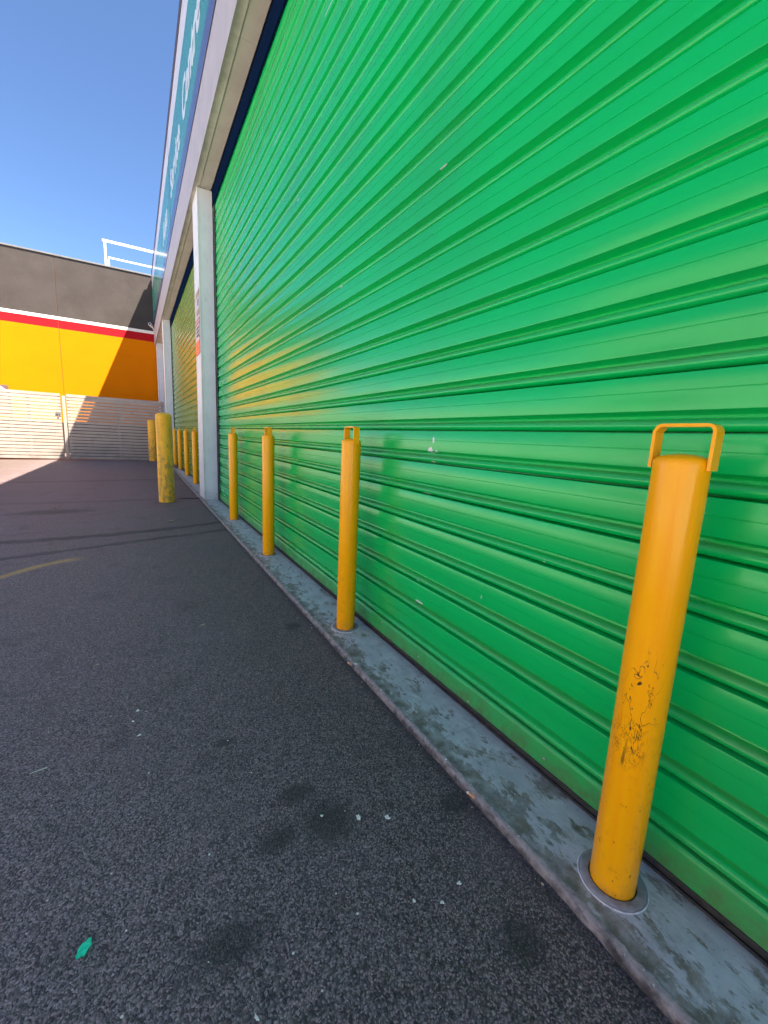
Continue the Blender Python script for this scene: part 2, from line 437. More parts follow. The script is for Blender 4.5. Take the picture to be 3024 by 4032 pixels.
def mat_far_wall():
    """bands of paint at their heights on the concrete panels"""
    k = NT('banded_wall_paint')
    wob = k.math('MULTIPLY', k.math('SUBTRACT', k.noise(20, 3), .5), .012)
    z = k.math('ADD', k.z, wob)
    n = k.lin(k.noise(1.6, 6, .62), .3, .7, 0, 1)
    grey = k.mix(n, (.056, .048, .045), (.074, .064, .060))
    grey = k.mix(k.math('MULTIPLY', k.ss(k.noise(11, 5, .7), .55, .75), .35), grey, (.095, .084, .077))
    yel = k.mix(n, (.64, .176, .0003), (.70, .190, .0003))
    c = grey
    c = k.mix(k.math('LESS_THAN', z, 4.717), c, (.78, .75, .68))
    c = k.mix(k.math('LESS_THAN', z, 4.611), c, (.40, .010, .016))
    c = k.mix(k.math('LESS_THAN', z, 4.323), c, yel)
    c = k.mix(k.math('LESS_THAN', z, 1.085), c, (.045, .04, .038))
    # rain streaks below the capping
    st = k.math('MULTIPLY', k.ss(k.noise(1.0, 5, .6, vec=k.scale((7, 7, .5))), .5, .72), k.ss(k.z, 4.8, 6.6))
    c = k.mix(k.math('MULTIPLY', st, .35), c, (.055, .05, .048))
    k.set(c, .85, 0, .08)
    k.bump(k.math('ADD', k.math('MULTIPLY', k.noise(45, 5), .6), k.math('MULTIPLY', k.noise(3, 3), .6)), .25, .006)
    return k.m

def mat_slat():
    k = NT('gate_slat_paint')
    row = k.math('FLOOR', k.math('DIVIDE', k.z, .0953))
    cmb = k.n('ShaderNodeCombineXYZ'); k.l(k.math('MULTIPLY', k.x, 1.2), cmb.inputs[0]); k.l(k.math('MULTIPLY', row, 3.7), cmb.inputs[1])
    base = k.mix(k.lin(k.noise(1.0, 4, vec=cmb.outputs[0]), .3, .7, 0, 1), (.35, .285, .245), (.44, .36, .31))
    base = k.mix(k.math('MULTIPLY', k.ss(k.noise(5, 5, .65), .52, .72), .4), base, (.20, .175, .165))
    base = k.mix(k.math('MULTIPLY', k.math('SUBTRACT', 1.0, k.ss(k.z, .0, .6)), k.lin(k.noise(3, 4), .35, .65, 0, .5)), base, (.17, .15, .14))
    k.set(base, .45, .1, .4)
    k.bump(k.noise(60, 3), .12, .003)
    return k.m

def mat_sign(name, a, b, rough=.16):
    k = NT(name)
    base = k.mix(k.lin(k.noise(.8, 4), .3, .7, 0, 1), a, b)
    st = k.noise(1.0, 4, .6, vec=k.scale((5, 6, .8)))
    base = k.mix(k.math('MULTIPLY', k.ss(st, .55, .75), .18), base, (.3, .33, .34))
    k.set(base, k.lin(k.noise(5, 3), .3, .7, rough, rough+.08), 0, .2)
    k.bump(k.noise(2.2, 2), .06, .01)
    return k.m

M = {}
M['shutter'] = mat_shutter('green_shutter_paint', (.000, .47, .098), (.000, .51, .112), (.012, .39, .10))
M['shutter_faded'] = mat_shutter('faded_green_shutter_paint', (.115, .30, .055), (.155, .34, .065), (.23, .33, .075))
M['bollard'] = mat_bollard('bollard_yellow', False)
M['bollard_scuffed'] = mat_bollard('bollard_yellow_scuffed', True)
M['old'] = mat_old_bollard()
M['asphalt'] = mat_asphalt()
M['kerb'] = mat_kerb()
M['pillar'] = mat_white_paint('pillar_paint', (.66, .71, .73), (.74, .78, .80))
M['trim'] = mat_white_paint('trim_paint', (.62, .62, .62), (.70, .70, .70), .1, .15)
M['fascia'] = mat_fascia()
M['soffit'] = mat_soffit()
M['black'] = plain('black_steel', (.012, .012, .015), .5)
M['rubber'] = plain('weathered_rubber', (.030, .027, .025), .75, var=.35, vs=40, bump=.3)
M['shade_band'] = NT('painted_header_shade').set((.004, .012, .040), 1.0, 0, 0.0)  # near-black colour for the shade at the curtain head
M['shell'] = plain('building_shell', (.40, .40, .39), .7)
M['teal'] = mat_sign('teal_panel', (.030, .235, .185), (.042, .275, .205))
M['navy'] = mat_sign('navy_band', (.060, .062, .150), (.078, .078, .175))
M['signwhite'] = mat_sign('white_band', (.62, .60, .62), (.68, .66, .68), .2)
M['letters'] = mat_sign('white_lettering', (.60, .66, .70), (.68, .73, .76), .2)
M['cap'] = plain('dark_capping', (.045, .032, .045), .45)
M['farwall'] = mat_far_wall()
M['joint'] = plain('wall_joint', (.20, .10, .04), .8)
M['capmetal'] = plain('grey_capping', (.16, .155, .15), .5)
M['slat'] = mat_slat()
M['rail'] = plain('white_rail_paint', (.80, .79, .75), .4, var=.05)
M['zinc'] = plain('zinc_screw', (.42, .42, .38), .4, .7)
M['ring'] = plain('cast_collar', (.30, .27, .285), .62, var=.3, vs=35, bump=.35)
M['rim'] = plain('pale_mortar_rim', (.62, .58, .60), .7, var=.35, vs=45, bump=.4)
M['white'] = plain('white_plastic', (.72, .71, .70), .4, var=.06)
M['dark'] = plain('dark_plastic', (.02, .02, .022), .3)
M['red'] = plain('red_print', (.42, .03, .03), .4)
M['orange'] = plain('orange_print', (.80, .16, .07), .4, var=.3, vs=14)
M['print'] = plain('dark_print', (.045, .035, .05), .5)
M['tan'] = plain('tan_print', (.42, .30, .20), .5, var=.3, vs=30)
M['paper'] = plain('notice_board', (.66, .64, .68), .35, var=.05)
M['brown'] = plain('brown_panel', (.13, .085, .075), .45)
M['brick'] = plain('weathered_render', (.50, .45, .40), .8, var=.2, vs=6)
M['leaf'] = plain('dry_leaf', (.46, .36, .25), .7, var=.35, vs=60)
M['pebble'] = plain('grey_pebble', (.34, .30, .28), .85, var=.3, vs=200)
M['twig'] = plain('twig_bark', (.05, .035, .025), .8)
M['straw'] = plain('bleached_straw', (.70, .68, .52), .6)
M['filter'] = plain('cork_filter_paper', (.62, .30, .15), .8, var=.3, vs=150)
M['butt'] = plain('cigarette_paper', (.75, .72, .68), .8)
M['greenpaint'] = plain('green_paint_mark', (.008, .92, .46), .6, var=.3, vs=120, bump=.4)
M['fleck'] = plain('white_paint_fleck', (.90, .82, .77), .8, var=.2, vs=90)

# ------------------------------------------------------------------ ground
def gz(x, y): return -.038 + .015*x + .002*y
bm = bmesh.new()
S = 160
xs = [-S, -40, -12, -5, -2, 0, .8, 1.2, 12, S]; ys = [-S, -20, -3, 0, 2, 5, 9, 16, 24, 60, S]
g = [[bm.verts.new((x, y, gz(x, y))) for x in xs] for y in ys]
for j in range(len(ys)-1):
    for i in range(len(xs)-1):
        bm.faces.new((g[j][i], g[j][i+1], g[j+1][i+1], g[j+1][i]))
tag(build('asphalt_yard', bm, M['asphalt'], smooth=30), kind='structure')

# concrete kerb strip with a worn rounded lip
bm = bmesh.new()
prof = [(.798, -.060), (.7985, -.030), (.800, -.018), (.802, -.009), (.806, -.0035), (.814, -.0008), (.819, 0), (.830, .0003), (.90, 0), (.97, 0), (1.04, 0), (1.30, 0)]
yl = []
y = -8.0
while y < 15.4:
    yl.append(y); y += .018 if -.3 < y < 3 else (.04 if y < 7 else .2)
rows = []
for y in yl:
    row = []
    for i, (x, z) in enumerate(prof):
        w = max(0, 1 - max(0, i-1)/5.5)
        n1 = mnoise.noise((x*6, y*5.5, 0)); n2 = mnoise.noise((x*20, y*24, 3))
        dx = w*(.006*n1 + .0032*n2); dz = -w*abs(.0022*n1 + .002*n2) + (.0006*mnoise.noise((x*12, y*9, 7)) if i > 5 else 0)
        row.append(bm.verts.new((x+dx, y, z+dz)))
    rows.append(row)
for A, B in zip(rows, rows[1:]):
    for i in range(len(prof)-1):
        bm.faces.new((A[i], A[i+1], B[i+1], B[i]))
tag(build('kerb', bm, M['kerb'], smooth=50), kind='structure')

# ------------------------------------------------------------------ service building
bld = empty('service_building', (1.5, 6, 0))
tag(bld, 'long workshop building with green roller shutters, white pillars and deep white beam', 'building')
BO = Vector((1.5, 6, 0))
def bpart(name, bm, mat, parent=None, **kw):
    o = build(name, bm, mat, **kw)
    o.parent = parent or bld
    if parent is None:
        o.matrix_parent_inverse = Matrix.Translation(-BO)
    return o

bm = bmesh.new()   # closed shell behind the front
box(bm, .862, 9.0, -4.2, 18.9, 4.85, 6.70)
box(bm, 8.8, 9.0, -4.2, 18.9, -.2, 4.849)
box(bm, 1.3, 8.799, -4.2, -4.0, -.2, 4.849)
box(bm, 1.3, 8.799, 18.7, 18.9, -.2, 4.849)
box(bm, .86, 1.02, -4.15, -1.45, .001, 4.185)
box(bm, 1.30, 1.36, 15.05, 18.69, -.1, 4.6)
bpart('wall', bm, M['shell'])

bm = bmesh.new(); box(bm, .800, .8785, -4.2, 19.19, 4.190, 4.800, .004)
bpart('fascia_beam', bm, M['fascia'])
bm = bmesh.new(); box(bm, .8805, 1.022, -4.2, 19.19, 4.193, 4.800, .003)
bpart('soffit', bm, M['soffit'])
bm = bmesh.new(); box(bm, .8025, .8775, -4.2, 19.18, 4.1865, 4.1888)
bpart('soffit_lining', bm, M['soffit'])

PILLARS = [(-1.45, -.85), (6.60, 7.14), (14.47, 15.02), (18.45, 19.10)]
for (a, b) in PILLARS:
    bm = bmesh.new(); box(bm, .850, 1.037, a, b, -.03, 4.1855, .006)
    p = bpart('pillar', bm, M['pillar'])
    bm = bmesh.new(); box(bm, .8460, .8495, a-.0035, a+.035, .0, 4.1850, .001); box(bm, .8497, .868, a-.0035, a-.0005, .0, 4.1850)
    bpart('corner_trim', bm, M['trim'], p)

def curtain(y0, y1, seed):
    zs = []
    unit = [(0, 1.0980), (.0020, 1.0980), (.0026, 1.0670), (.0044, 1.0610), (.0078, 1.0560), (.0120, 1.0534), (.0163, 1.0526), (.0206, 1.0536), (.0250, 1.0570), (.0285, 1.0625), (.0300, 1.0690),
            (.0325, 1.0730), (.0385, 1.0745), (.0410, 1.0720), (.0475, 1.0512), (.0490, 1.0494), (.0530, 1.0487), (.0912, 1.0487), (.0921, 1.0500), (.0931, 1.0500),
            (.0940, 1.0487), (.1285, 1.0487), (.1308, 1.0495), (.1314, 1.0520), (.1317, 1.0980)]
    rows_ = [(.022, 1.0485), (.050, 1.0482), (.083, 1.0484), (.092, 1.0500), (.0975, 1.0560)]
    for s, x in unit: rows_.append((.1 + s*(.150/PITCH), x))
    for kk in range(28):
        for s, x in unit: rows_.append((Z0 + kk*PITCH + s, x))
    rows_ = [q for q in rows_ if q[0] < 4.02]
    bm = bmesh.new()
    n = int((y1-y0)/.12)
    g = []
    for (z, x) in rows_:
        kk = math.floor((z - Z0)/PITCH)
        row = []
        for i in range(n+1):
            y = y0 + (y1-y0)*i/n
            d = .0006*mnoise.noise((y*1.3, kk*.9 + seed, 1.5)) + .0014*mnoise.noise((y*.35, z*1.1, seed)) + .00015*mnoise.noise((y*4.0, kk*2.3, seed+4))
            # each flat leans by its own hair's breadth
            d += (z - Z0 - (kk+.66)*PITCH)*.016*mnoise.noise((kk*3.17, y*.12, seed+9))
            zz = z +   .0010*mnoise.noise((y*.5, kk*.7, seed+20))
            row.append(bm.verts.new((x + d, y, zz)))
        g.append(row)
    for A, B in zip(g, g[1:]):
        for i in range(n):
            bm.faces.new((A[i], A[i+1], B[i+1], B[i]))
    return bm

SHUT = [(-.84, 6.575), (7.17, 14.44)]
for k, (a, b) in enumerate(SHUT):
    sh = bpart('roller_shutter', curtain(a, b, 3.1+7*k), M['shutter' if k == 0 else 'shutter_faded'], smooth=38)
    bm = bmesh.new(); box(bm, 1.0460, 1.0600, a+.02, b-.02, .0015, .0215, .003); box(bm, 1.0380, 1.0415, a+.02, b-.02, .0010, .0080, .001)
    bpart('bottom_seal', bm, M['rubber'], sh)
    for (u, v) in ((a-.01, a+.045), (b-.10, b+.022)):
        bm = bmesh.new(); box(bm, 1.0385, 1.0455, u, v, .002, 4.185); box(bm, 1.1000, 1.12, u, v, .002, 4.185)
        box(bm, 1.0456, 1.0999, (u-.0 if v < 3 and u < 0 else v-.01), (u+.01 if v < 3 and u < 0 else v), .002, 4.185)
        bpart('guide_track', bm, M['black'], sh)
    bm = bmesh.new(); box(bm, 1.0300, 1.0465, a-.01, b+.02, 3.985, 4.191); box(bm, 1.0466, 1.30, a-.01, b+.02, 4.03, 4.191)  # dark strip put in as painted shade over the curtain's top
    bpart('header_shade', bm, M['shade_band'], sh)
    if k == 0:
        for yy, zz in ((1.70, .080), (1.375, .053), (1.043, .036), (2.05, .065), (.70, .05)):
            bm = bmesh.new(); lathe(bm, [(.0001, 0), (.0042, 0), (.0045, .0012), (.0030, .0030), (.0005, .0034)], 10)
            o = bpart('screw', bm, M['zinc'], sh, smooth=50)
            o.rotation_euler = (0, R(-90), 0); o.location = (1.0478, yy, zz)

# ------------------------------------------------------------------ sign board along the fascia
sg = empty('shop_sign', (.83, 6, 4.8)); SO = Vector((.83, 6, 4.8))
tag(sg, 'long teal sign board reading Auto Service Centre, on the white beam above the shutters', 'sign')
def spart(name, bm, mat, parent=None, **kw):
    o = build(name, bm, mat, parent=parent or sg, **kw)
    if parent is None: o.matrix_parent_inverse = Matrix.Translation(-SO)
    return o
bm = bmesh.new(); box(bm, .797, .860, -4.2, 19.17, 5.0820, 6.2040); spart('panel', bm, M['teal'])
bm = bmesh.new(); box(bm, .7965, .860, -4.2, 19.17, 4.8040, 5.0800); spart('lower_band', bm, M['navy'])
bm = bmesh.new(); box(bm, .7965, .860, -4.2, 19.17, 6.2060, 6.6300); spart('upper_band', bm, M['signwhite'])
bm = bmesh.new(); box(bm, .785, .95, -4.2, 18.93, 6.6320, 6.7800, .004); spart('capping', bm, M['cap'])
bm = bmesh.new(); box(bm, .792, .861, -4.2, 19.17, 4.8005, 4.8035); spart('bottom_edge', bm, M['cap'])
for yj in (-.7, 4.70, 10.10, 15.48):
    bm = bmesh.new(); box(bm, .7950, .7964, yj-.008, yj+.008, 4.806, 6.625); spart('panel_joint', bm, M['cap'])

def words(txt, y_start, y_end, zb, cap):
    cu = bpy.data.curves.new('tmp_text', 'FONT')
    cu.body = txt; cu.size = 1.0; cu.offset = .030; cu.extrude = .004; cu.shear = .12
    cu.resolution_u = 6
    o = bpy.data.objects.new('tmp_text', cu); COL.objects.link(o)
    dg = bpy.context.evaluated_depsgraph_get()
    me = bpy.data.meshes.new_from_object(o.evaluated_get(dg))
    bpy.data.objects.remove(o); bpy.data.curves.remove(cu)
    x0 = min(v.co.x for v in me.vertices); x1 = max(v.co.x for v in me.vertices)
    z1 = max(v.co.y for v in me.vertices)
    for v in me.vertices:
        u = (v.co.x-x0)/(x1-x0); vv = v.co.y/z1
        v.co = Vector((.7955 - v.co.z*.25, y_start + (y_end-y_start)*u, zb + cap*vv))
    return me
for t, a, b in (('Auto', 12.28, 10.83), ('Service', 9.84, 7.94), ('Centre', 7.52, 5.62)):
    me = words(t, a, b, 5.375, .42)
    bm = bmesh.new(); bm.from_mesh(me); bpy.data.meshes.remove(me)
    spart('lettering', bm, M['letters'])

# notices on the pillar between the two shutters
def notice(name, z0, z1, label, cells):
    n = empty(name, (.846, 6.85, z0)); tag(n, label, 'sign')
    def part(nm, y0, y1, a, b, mat, th):
        bm = bmesh.new(); box(bm, -th, -.0005, y0-6.85, y1-6.85, a-z0, b-z0)
        return build(nm, bm, mat, n)
    bm = bmesh.new(); box(bm, 0, .0035, 6.64-6.85, 7.11-6.85, 0, z1-z0)
    build('board', bm, M['paper'], n)
    for c in cells: part(*c)
notice('wall_notice', 2.10, 2.585, 'lower white notice with red heading and orange foot on the pillar between shutters',
       [('border', 6.640, 6.652, 2.10, 2.585, M['print'], .004), ('heading', 6.652, 7.11, 2.515, 2.583, M['red'], .003), ('stripe', 6.66, 7.10, 2.535, 2.560, M['paper'], .0045),
        ('text_line', 6.74, 7.0, 2.452, 2.480, M['print'], .003), ('text_line', 6.74, 7.0, 2.402, 2.430, M['print'], .003), ('text_line', 6.74, 7.0, 2.350, 2.380, M['print'], .003),
        ('text_line', 6.68, 6.74, 2.322, 2.340, M['print'], .003), ('emblem', 6.80, 6.86, 2.305, 2.33, M['white'], .003),
        ('foot_panel', 6.652, 7.11, 2.112, 2.292, M['orange'], .003), ('lower_edge', 6.652, 7.11, 2.100, 2.111, M['red'], .004)])
notice('wall_notice', 2.60, 2.955, 'upper pale poster with dark emblem and tan print on the pillar between shutters',
       [('border', 6.640, 6.650, 2.60, 2.955, M['print'], .004), ('picture', 6.66, 6.98, 2.875, 2.945, M['tan'], .003), ('emblem', 6.74, 6.80, 2.755, 2.835, M['print'], .003),
        ('text_block', 6.68, 6.92, 2.625, 2.70, M['tan'], .003)])

# ------------------------------------------------------------------ removable bollards
def bollard_meshes():
    ob = {}
    bm = bmesh.new()
    lathe(bm, [(.0487, .0005), (.0487, .30), (.0487, .62), (.0487, .975), (.0490, .9825), (.0484, .9875), (.0464, .9915), (.0410, .9960), (.025, 1.0015), (.006, 1.0035)], 64)
    ob['post'] = bm
    bm = bmesh.new()
    # flat strap bent into a square loop, welded on opposite sides
    th, wd = .0062, .0155
    pts = [(-.0520, .974), (-.0520, 1.046)]
    for i in range(1, 5):
        a = math.pi/2*i/5; pts.append((-.0520 + .012*(1-math.cos(a)), 1.046 + .012*math.sin(a)))
    pts.append((-.038, 1.058)); pts.append((.038, 1.058))
    for i in range(1, 5):
        a = math.pi/2*i/5; pts.append((.038 + .012*math.sin(a), 1.058 - .012*(1-math.cos(a))))
    pts += [(.0520, 1.046), (.0520, .974)]
    rings = []
    for i, (yy, zz) in enumerate(pts):
        a = Vector(pts[max(i-1, 0)]); b = Vector(pts[min(i+1, len(pts)-1)])
        t = (b-a).normalized(); nn = Vector((-t.y, t.x))*(th/2)
        rings.append([bm.verts.new((sx*wd, yy+s*nn.x, zz+s*nn.y)) for sx, s in ((-1, -1), (1, -1), (1, 1), (-1, 1))])
    for A, B in zip(rings, rings[1:]):
        for q in range(4): bm.faces.new((A[q], A[(q+1) % 4], B[(q+1) % 4], B[q]))
    bm.faces.new(rings[0][::-1]); bm.faces.new(rings[-1])
    es = [e for e in bm.edges if e.calc_face_angle(0) > 1.2]
    bmesh.ops.bevel(bm, geom=es, offset=.0008, segments=2, affect='EDGES')
    ob['handle'] = bm
    bm = bmesh.new()
    box(bm, .0475, .0562, -.008, .008, .930, .950, .002)
    ob['lock_lug'] = bm
    bm = bmesh.new()
    lathe(bm, [(.0516, -.010), (.0516, .0028), (.0526, .0036), (.0630, .0042), (.0690, .0040), (.0715, .0022), (.0722, -.004)], 64, cap0=False, cap1=False,
          fn=lambda r, z, a: (r + .0008*mnoise.noise((math.cos(a)*3, math.sin(a)*3, r*40)), z))
    ob['floor_collar'] = bm
    bm = bmesh.new()
    lathe(bm, [(.0724, .0002), (.0730, .0030), (.0744, .0034), (.0760, .0004)], 64, cap0=False, cap1=False,
          fn=lambda r, z, a: (r + .0012*mnoise.noise((math.cos(a)*5, math.sin(a)*5, 2)), z*(.55+.6*abs(mnoise.noise((math.cos(a)*3, math.sin(a)*3, 8))))))
    ob['mortar_rim'] = bm
    bm = bmesh.new()
    lathe(bm, [(.0480, .0009), (.0520, .0009)], 64, cap0=False, cap1=False)
    ob['socket_gap'] = bm
    return ob
BM = {'post': 'bollard', 'handle': 'bollard', 'lock_lug': 'bollard', 'floor_collar': 'ring', 'mortar_rim': 'rim', 'socket_gap': 'black'}
BPOS = [(.928, .404), (.930, 1.885), (.930, 3.405), (.955, 4.985), (.965, 8.66), (.980, 10.36), (.987, 12.08), (.987, 13.62)]
BLAB = ['nearest yellow removable bollard, scratched and scuffed with dark cracks, handle on top',
        'yellow removable bollard second from the camera, small dark scuffs near its foot',
        'clean yellow removable bollard third from the camera, in front of the near shutter',
        'yellow removable bollard in front of the near shutter, closest to the white pillar',
        'yellow bollard at the second shutter, directly behind the white pillar, dirty at its foot',
        'yellow bollard at the second shutter, second one beyond the white pillar',
        'yellow bollard at the second shutter, third one beyond the white pillar',
        'farthest small yellow bollard at the second shutter, beside the old thick post']
root0 = empty('removable_bollard', (*BPOS[0], 0))
parts0 = []
for nm, bm in bollard_meshes().items():
    parts0.append(build(nm, bm, M[BM[nm]], root0, smooth=35))
roots = [root0]
for pos in BPOS[1:]:
    r = root0.copy(); COL.objects.link(r); r.location = (*pos, 0)
    for c in parts0:
        d = c.copy(); COL.objects.link(d); d.parent = r
    roots.append(r)
for r, l in zip(roots, BLAB):
    tag(r, l, 'bollard', 'yellow removable bollards along the shutters')
for i, r in enumerate(roots):
    r.rotation_euler = (R(random.uniform(-.25, .25)), R(random.uniform(-.25, .25)), R(random.uniform(-4, 4)) if i else 0)
me = parts0[0].data.copy(); me.materials.clear(); me.materials.append(M['bollard_scuffed']); parts0[0].data = me

# old concrete filled posts
def old_post(x, y, r, h, label, seed):
    o = empty('protection_post', (x, y, gz(x, y)))
    tag(o, label, 'bollard', 'old thick yellow protection posts')
    bm = bmesh.new()
    pr = [(r*1.0, -.02)] + [(r, h*i/14) for i in range(1, 14)] + [(r, h-.012), (r*.985, h-.003), (r*.93, h)]
    lathe(bm, pr, 48, fn=lambda rr, z, a: (rr + .0018*mnoise.noise((math.cos(a)*2, math.sin(a)*2, z*5+seed)), z))
    build('steel_pipe', bm, M['old'], o, smooth=40)
    bm = bmesh.new()
    lathe(bm, [(r*.95, h-.002), (r*.86, h+.010), (r*.62, h+.022), (r*.3, h+.028), (.004, h+.030)], 48)
    build('concrete_cap', bm, M['old'], o, smooth=60)
old_post(.352, 6.66, .104, 1.222, 'old thick yellow post, stained and scuffed, standing alone on the asphalt', 1)
old_post(.455, 15.20, .112, 1.258, 'old thick yellow post far back, by the slatted gate', 5)

# ------------------------------------------------------------------ building across the end of the yard
YW = 19.2
fb = empty('banded_building', (-4, YW+3, 0)); FO = Vector((-4, YW+3, 0))
tag(fb, 'flat roofed concrete building painted yellow, red, white and grey in bands', 'building')
def fpart(name, bm, mat, parent=None, **kw):
    o = build(name, bm, mat, parent=parent or fb, **kw)
    if parent is None: o.matrix_parent_inverse = Matrix.Translation(-FO)
    return o
bm = bmesh.new()
edges = [-6.05, -2.146, 1.76, 5.6, 9.1]
for a, b in zip(edges, edges[1:]):
    box(bm, a+.007, b-.007, YW, YW+.18, -.4, 6.682, .006)
fpart('wall', bm, M['farwall'])
for e in edges[1:-1]:
    bm = bmesh.new(); box(bm, e-.0068, e+.0068, YW+.014, YW+.17, -.4, 6.680)
    fpart('joint_sealant', bm, M['joint'])
bm = bmesh.new(); box(bm, -6.05, 9.1, YW-.03, YW+.22, 6.686, 6.736, .004)
fpart('parapet_cap', bm, M['capmetal'])
bm = bmesh.new(); box(bm, -6.05, 9.1, YW+.23, YW+12, 6.1, 6.3); box(bm, -6.05, -5.87, YW+.185, YW+12, -.4, 6.099)
fpart('roof', bm, M['shell'])
rl = empty('roof_railing', (0, 0, 0)); rl.parent = fb; rl.matrix_parent_inverse = Matrix.Translation(-FO)
def rail_part(name, pts, w, parent=rl):
    bm = bmesh.new(); box(bm, *pts, .004); build(name, bm, M['rail'], rl)
rail_part('top_rail', (-.705, 8.8, YW+.08, YW+.13, 7.548, 7.622), 0)
rail_part('middle_rail', (-.555, 8.8, YW+.09, YW+.12, 7.018, 7.072), 0)
for px in (-.630, 2.6, 5.8, 8.7):
    rail_part('post', (px-.033, px+.033, YW+.085, YW+.125, 6.737, 7.546), 0)
rail_part('rear_post', (-.60, -.55, YW+1.3, YW+1.34, 6.301, 7.36), 0)

# part of a sign on that wall just above the gate, at the picture's edge
ws = empty('wall_sign', (-4.45, YW, 1.75)); tag(ws, 'brown wall sign with a white curved mark, just showing above the gate at left edge', 'sign')
bm = bmesh.new(); box(bm, -.72, .793, -.035, -.002, -.45, .48, .004); build('board', bm, M['brown'], ws)
bm = bmesh.new()
pts = []
for i in range(14):
    a = math.pi*(.05 + .9*i/13); pts.append((.47 + .22*math.cos(a), -.042, .235 + .18*math.sin(a)))
tube(bm, pts, .035, 8); build('emblem', bm, M['white'], ws, smooth=60)

# security camera on the end of the sign
cc = empty('security_camera', (.800, 18.98, 4.69)); tag(cc, 'small white security camera on a bracket at the far end of the sign', 'camera')
bm = bmesh.new(); tube(bm, [(.02, .10, -.02), (.0, .02, .02), (-.03, -.03, .09), (-.06, -.05, .13)], .022, 10); box(bm, .0, .03, .02, .12, -.08, .06, .004); build('bracket', bm, M['white'], cc, smooth=40)
bm = bmesh.new(); lathe(bm, [(.02, -.15), (.055, -.145), (.060, -.12), (.060, .11), (.055, .13), (.045, .132)], 20)
b_ = build('body', bm, M['white'], cc, smooth=40); b_.rotation_euler = (R(80), 0, R(-25)); b_.location = (-.09, -.06, .175)
bm = bmesh.new(); lathe(bm, [(.040, .1325), (.040, .136), (.018, .139), (.001, .139)], 20)
build('lens', bm, M['dark'], b_, smooth=40)

# low building across the yard, out of the frame, mirrored in the glossy shutters
ob = empty('opposite_building', (-15, -4, 0)); OO = Vector((-15, -4, 0))
tag(ob, 'low brownish rendered building across the yard, mirrored in the glossy green shutters', 'building')
def opart(name, bm, mat):
    o = build(name, bm, mat, ob); o.matrix_parent_inverse = Matrix.Translation(-OO); return o
bm = bmesh.new(); box(bm, -24, -14, -26, 11, -.6, 6.9); opart('wall', bm, M['brick'])
bm = bmesh.new(); box(bm, -24.1, -13.9, -26.1, 11.1, 6.901, 7.1); opart('roof', bm, M['capmetal'])
for yy in (-20, -13, -6, 1, 7):
    bm = bmesh.new(); box(bm, -13.99, -13.96, yy, yy+2.6, .9, 2.5); opart('window', bm, M['dark'])

# ------------------------------------------------------------------ slatted gate leaves
YG = 15.60
def gate(x0, x1, uprights, label, latch_x, top=1.885):
    g = empty('slatted_gate', ((x0+x1)/2, YG, 0)); GO = Vector(((x0+x1)/2, YG, 0))
    tag(g, label, 'gate', 'slatted gate leaves closing the yard')
    def gp(name, bm, mat):
        o = build(name, bm, mat, g); o.matrix_parent_inverse = Matrix.Translation(-GO); return o
    bm = bmesh.new()
    n = 20; pitch = .0953
    for i in range(n):
        z1 = top - i*pitch; z0 = z1 - .0770
        if i == n-1: z0 = max(z0, -.02)
        dy = random.uniform(-.0015, .0015)
        box(bm, x0, x1, YG-.012+dy, YG+dy, z0, z1, .002, 1)
    gp('slat_panel', bm, M['slat'])
    bm = bmesh.new(); box(bm, x0+.01, x1-.01, YG+.0465, YG+.050, .0, 1.085); gp('backing_sheet', bm, M['rubber'])
    for ux in uprights:
        bm = bmesh.new(); box(bm, ux-.032, ux+.032, YG+.0025, YG+.045, .0, top-.02)
        gp('upright', bm, M['capmetal'])
    bm = bmesh.new(); box(bm, x0, x1, YG+.0025, YG+.04, top-.125, top-.070); gp('frame_rail', bm, M['slat'])
    bm = bmesh.new(); box(bm, x0, x1, YG+.0025, YG+.04, .02, .075); gp('frame_rail', bm, M['slat'])
    if latch_x is not None:
        bm = bmesh.new(); box(bm, latch_x-.06, latch_x+.05, YG-.045, YG-.0225, 1.30, 1.37, .004); box(bm, latch_x-.012, latch_x+.012, YG-.05, YG-.023, 1.22, 1.298, .003); gp('latch', bm, M['capmetal'])
    return g
gate(-7.2, -1.842, (-1.875, -2.59, -2.98, -4.3, -5.6, -7.1), 'sunlit left leaf of the slatted grey gate', -1.90)
gate(-1.700, .845, (-1.66, -.42, .80), 'right leaf of the slatted grey gate, mostly in shade behind the old post', None, 1.885)
gp = empty('gate_post', (-1.77, YG, 0)); tag(gp, 'slim grey steel post between the two gate leaves', 'post')
bm = bmesh.new(); box(bm, -.030, .045, -.035, .045, -.08, 1.83, .004); build('steel_section', bm, M['slat'], gp)
bm = bmesh.new(); box(bm, -.05, .075, -.05, .06, -.075, -.045, .003); build('base_plate', bm, M['slat'], gp)

# ------------------------------------------------------------------ litter and marks on the ground
def flat_patch(name, x, y, sx, sy, rot, mat, lift=.003, n=22, rag=.35, seed=0, th=.0015, hf=5):
    bm = bmesh.new(); top, bot = [], []
    for i in range(n):
        a = 2*math.pi*i/n
        k = 1 + rag*(mnoise.noise((math.cos(a)*1.7, math.sin(a)*1.7, seed)) + .6*mnoise.noise((math.cos(a)*hf, math.sin(a)*hf, seed+3)))
        u, v = sx*k*math.cos(a), sy*k*math.sin(a)
        top.append(bm.verts.new((u*math.cos(rot)-v*math.sin(rot), u*math.sin(rot)+v*math.cos(rot), th)))
        bot.append(bm.verts.new((top[-1].co.x, top[-1].co.y, 0)))
    bm.faces.new(top); bm.faces.new(bot[::-1])
    for i in range(n): bm.faces.new((bot[i], bot[(i+1) % n], top[(i+1) % n], top[i]))
    return build(name, bm, mat, loc=(x, y, gz(x, y)+lift))

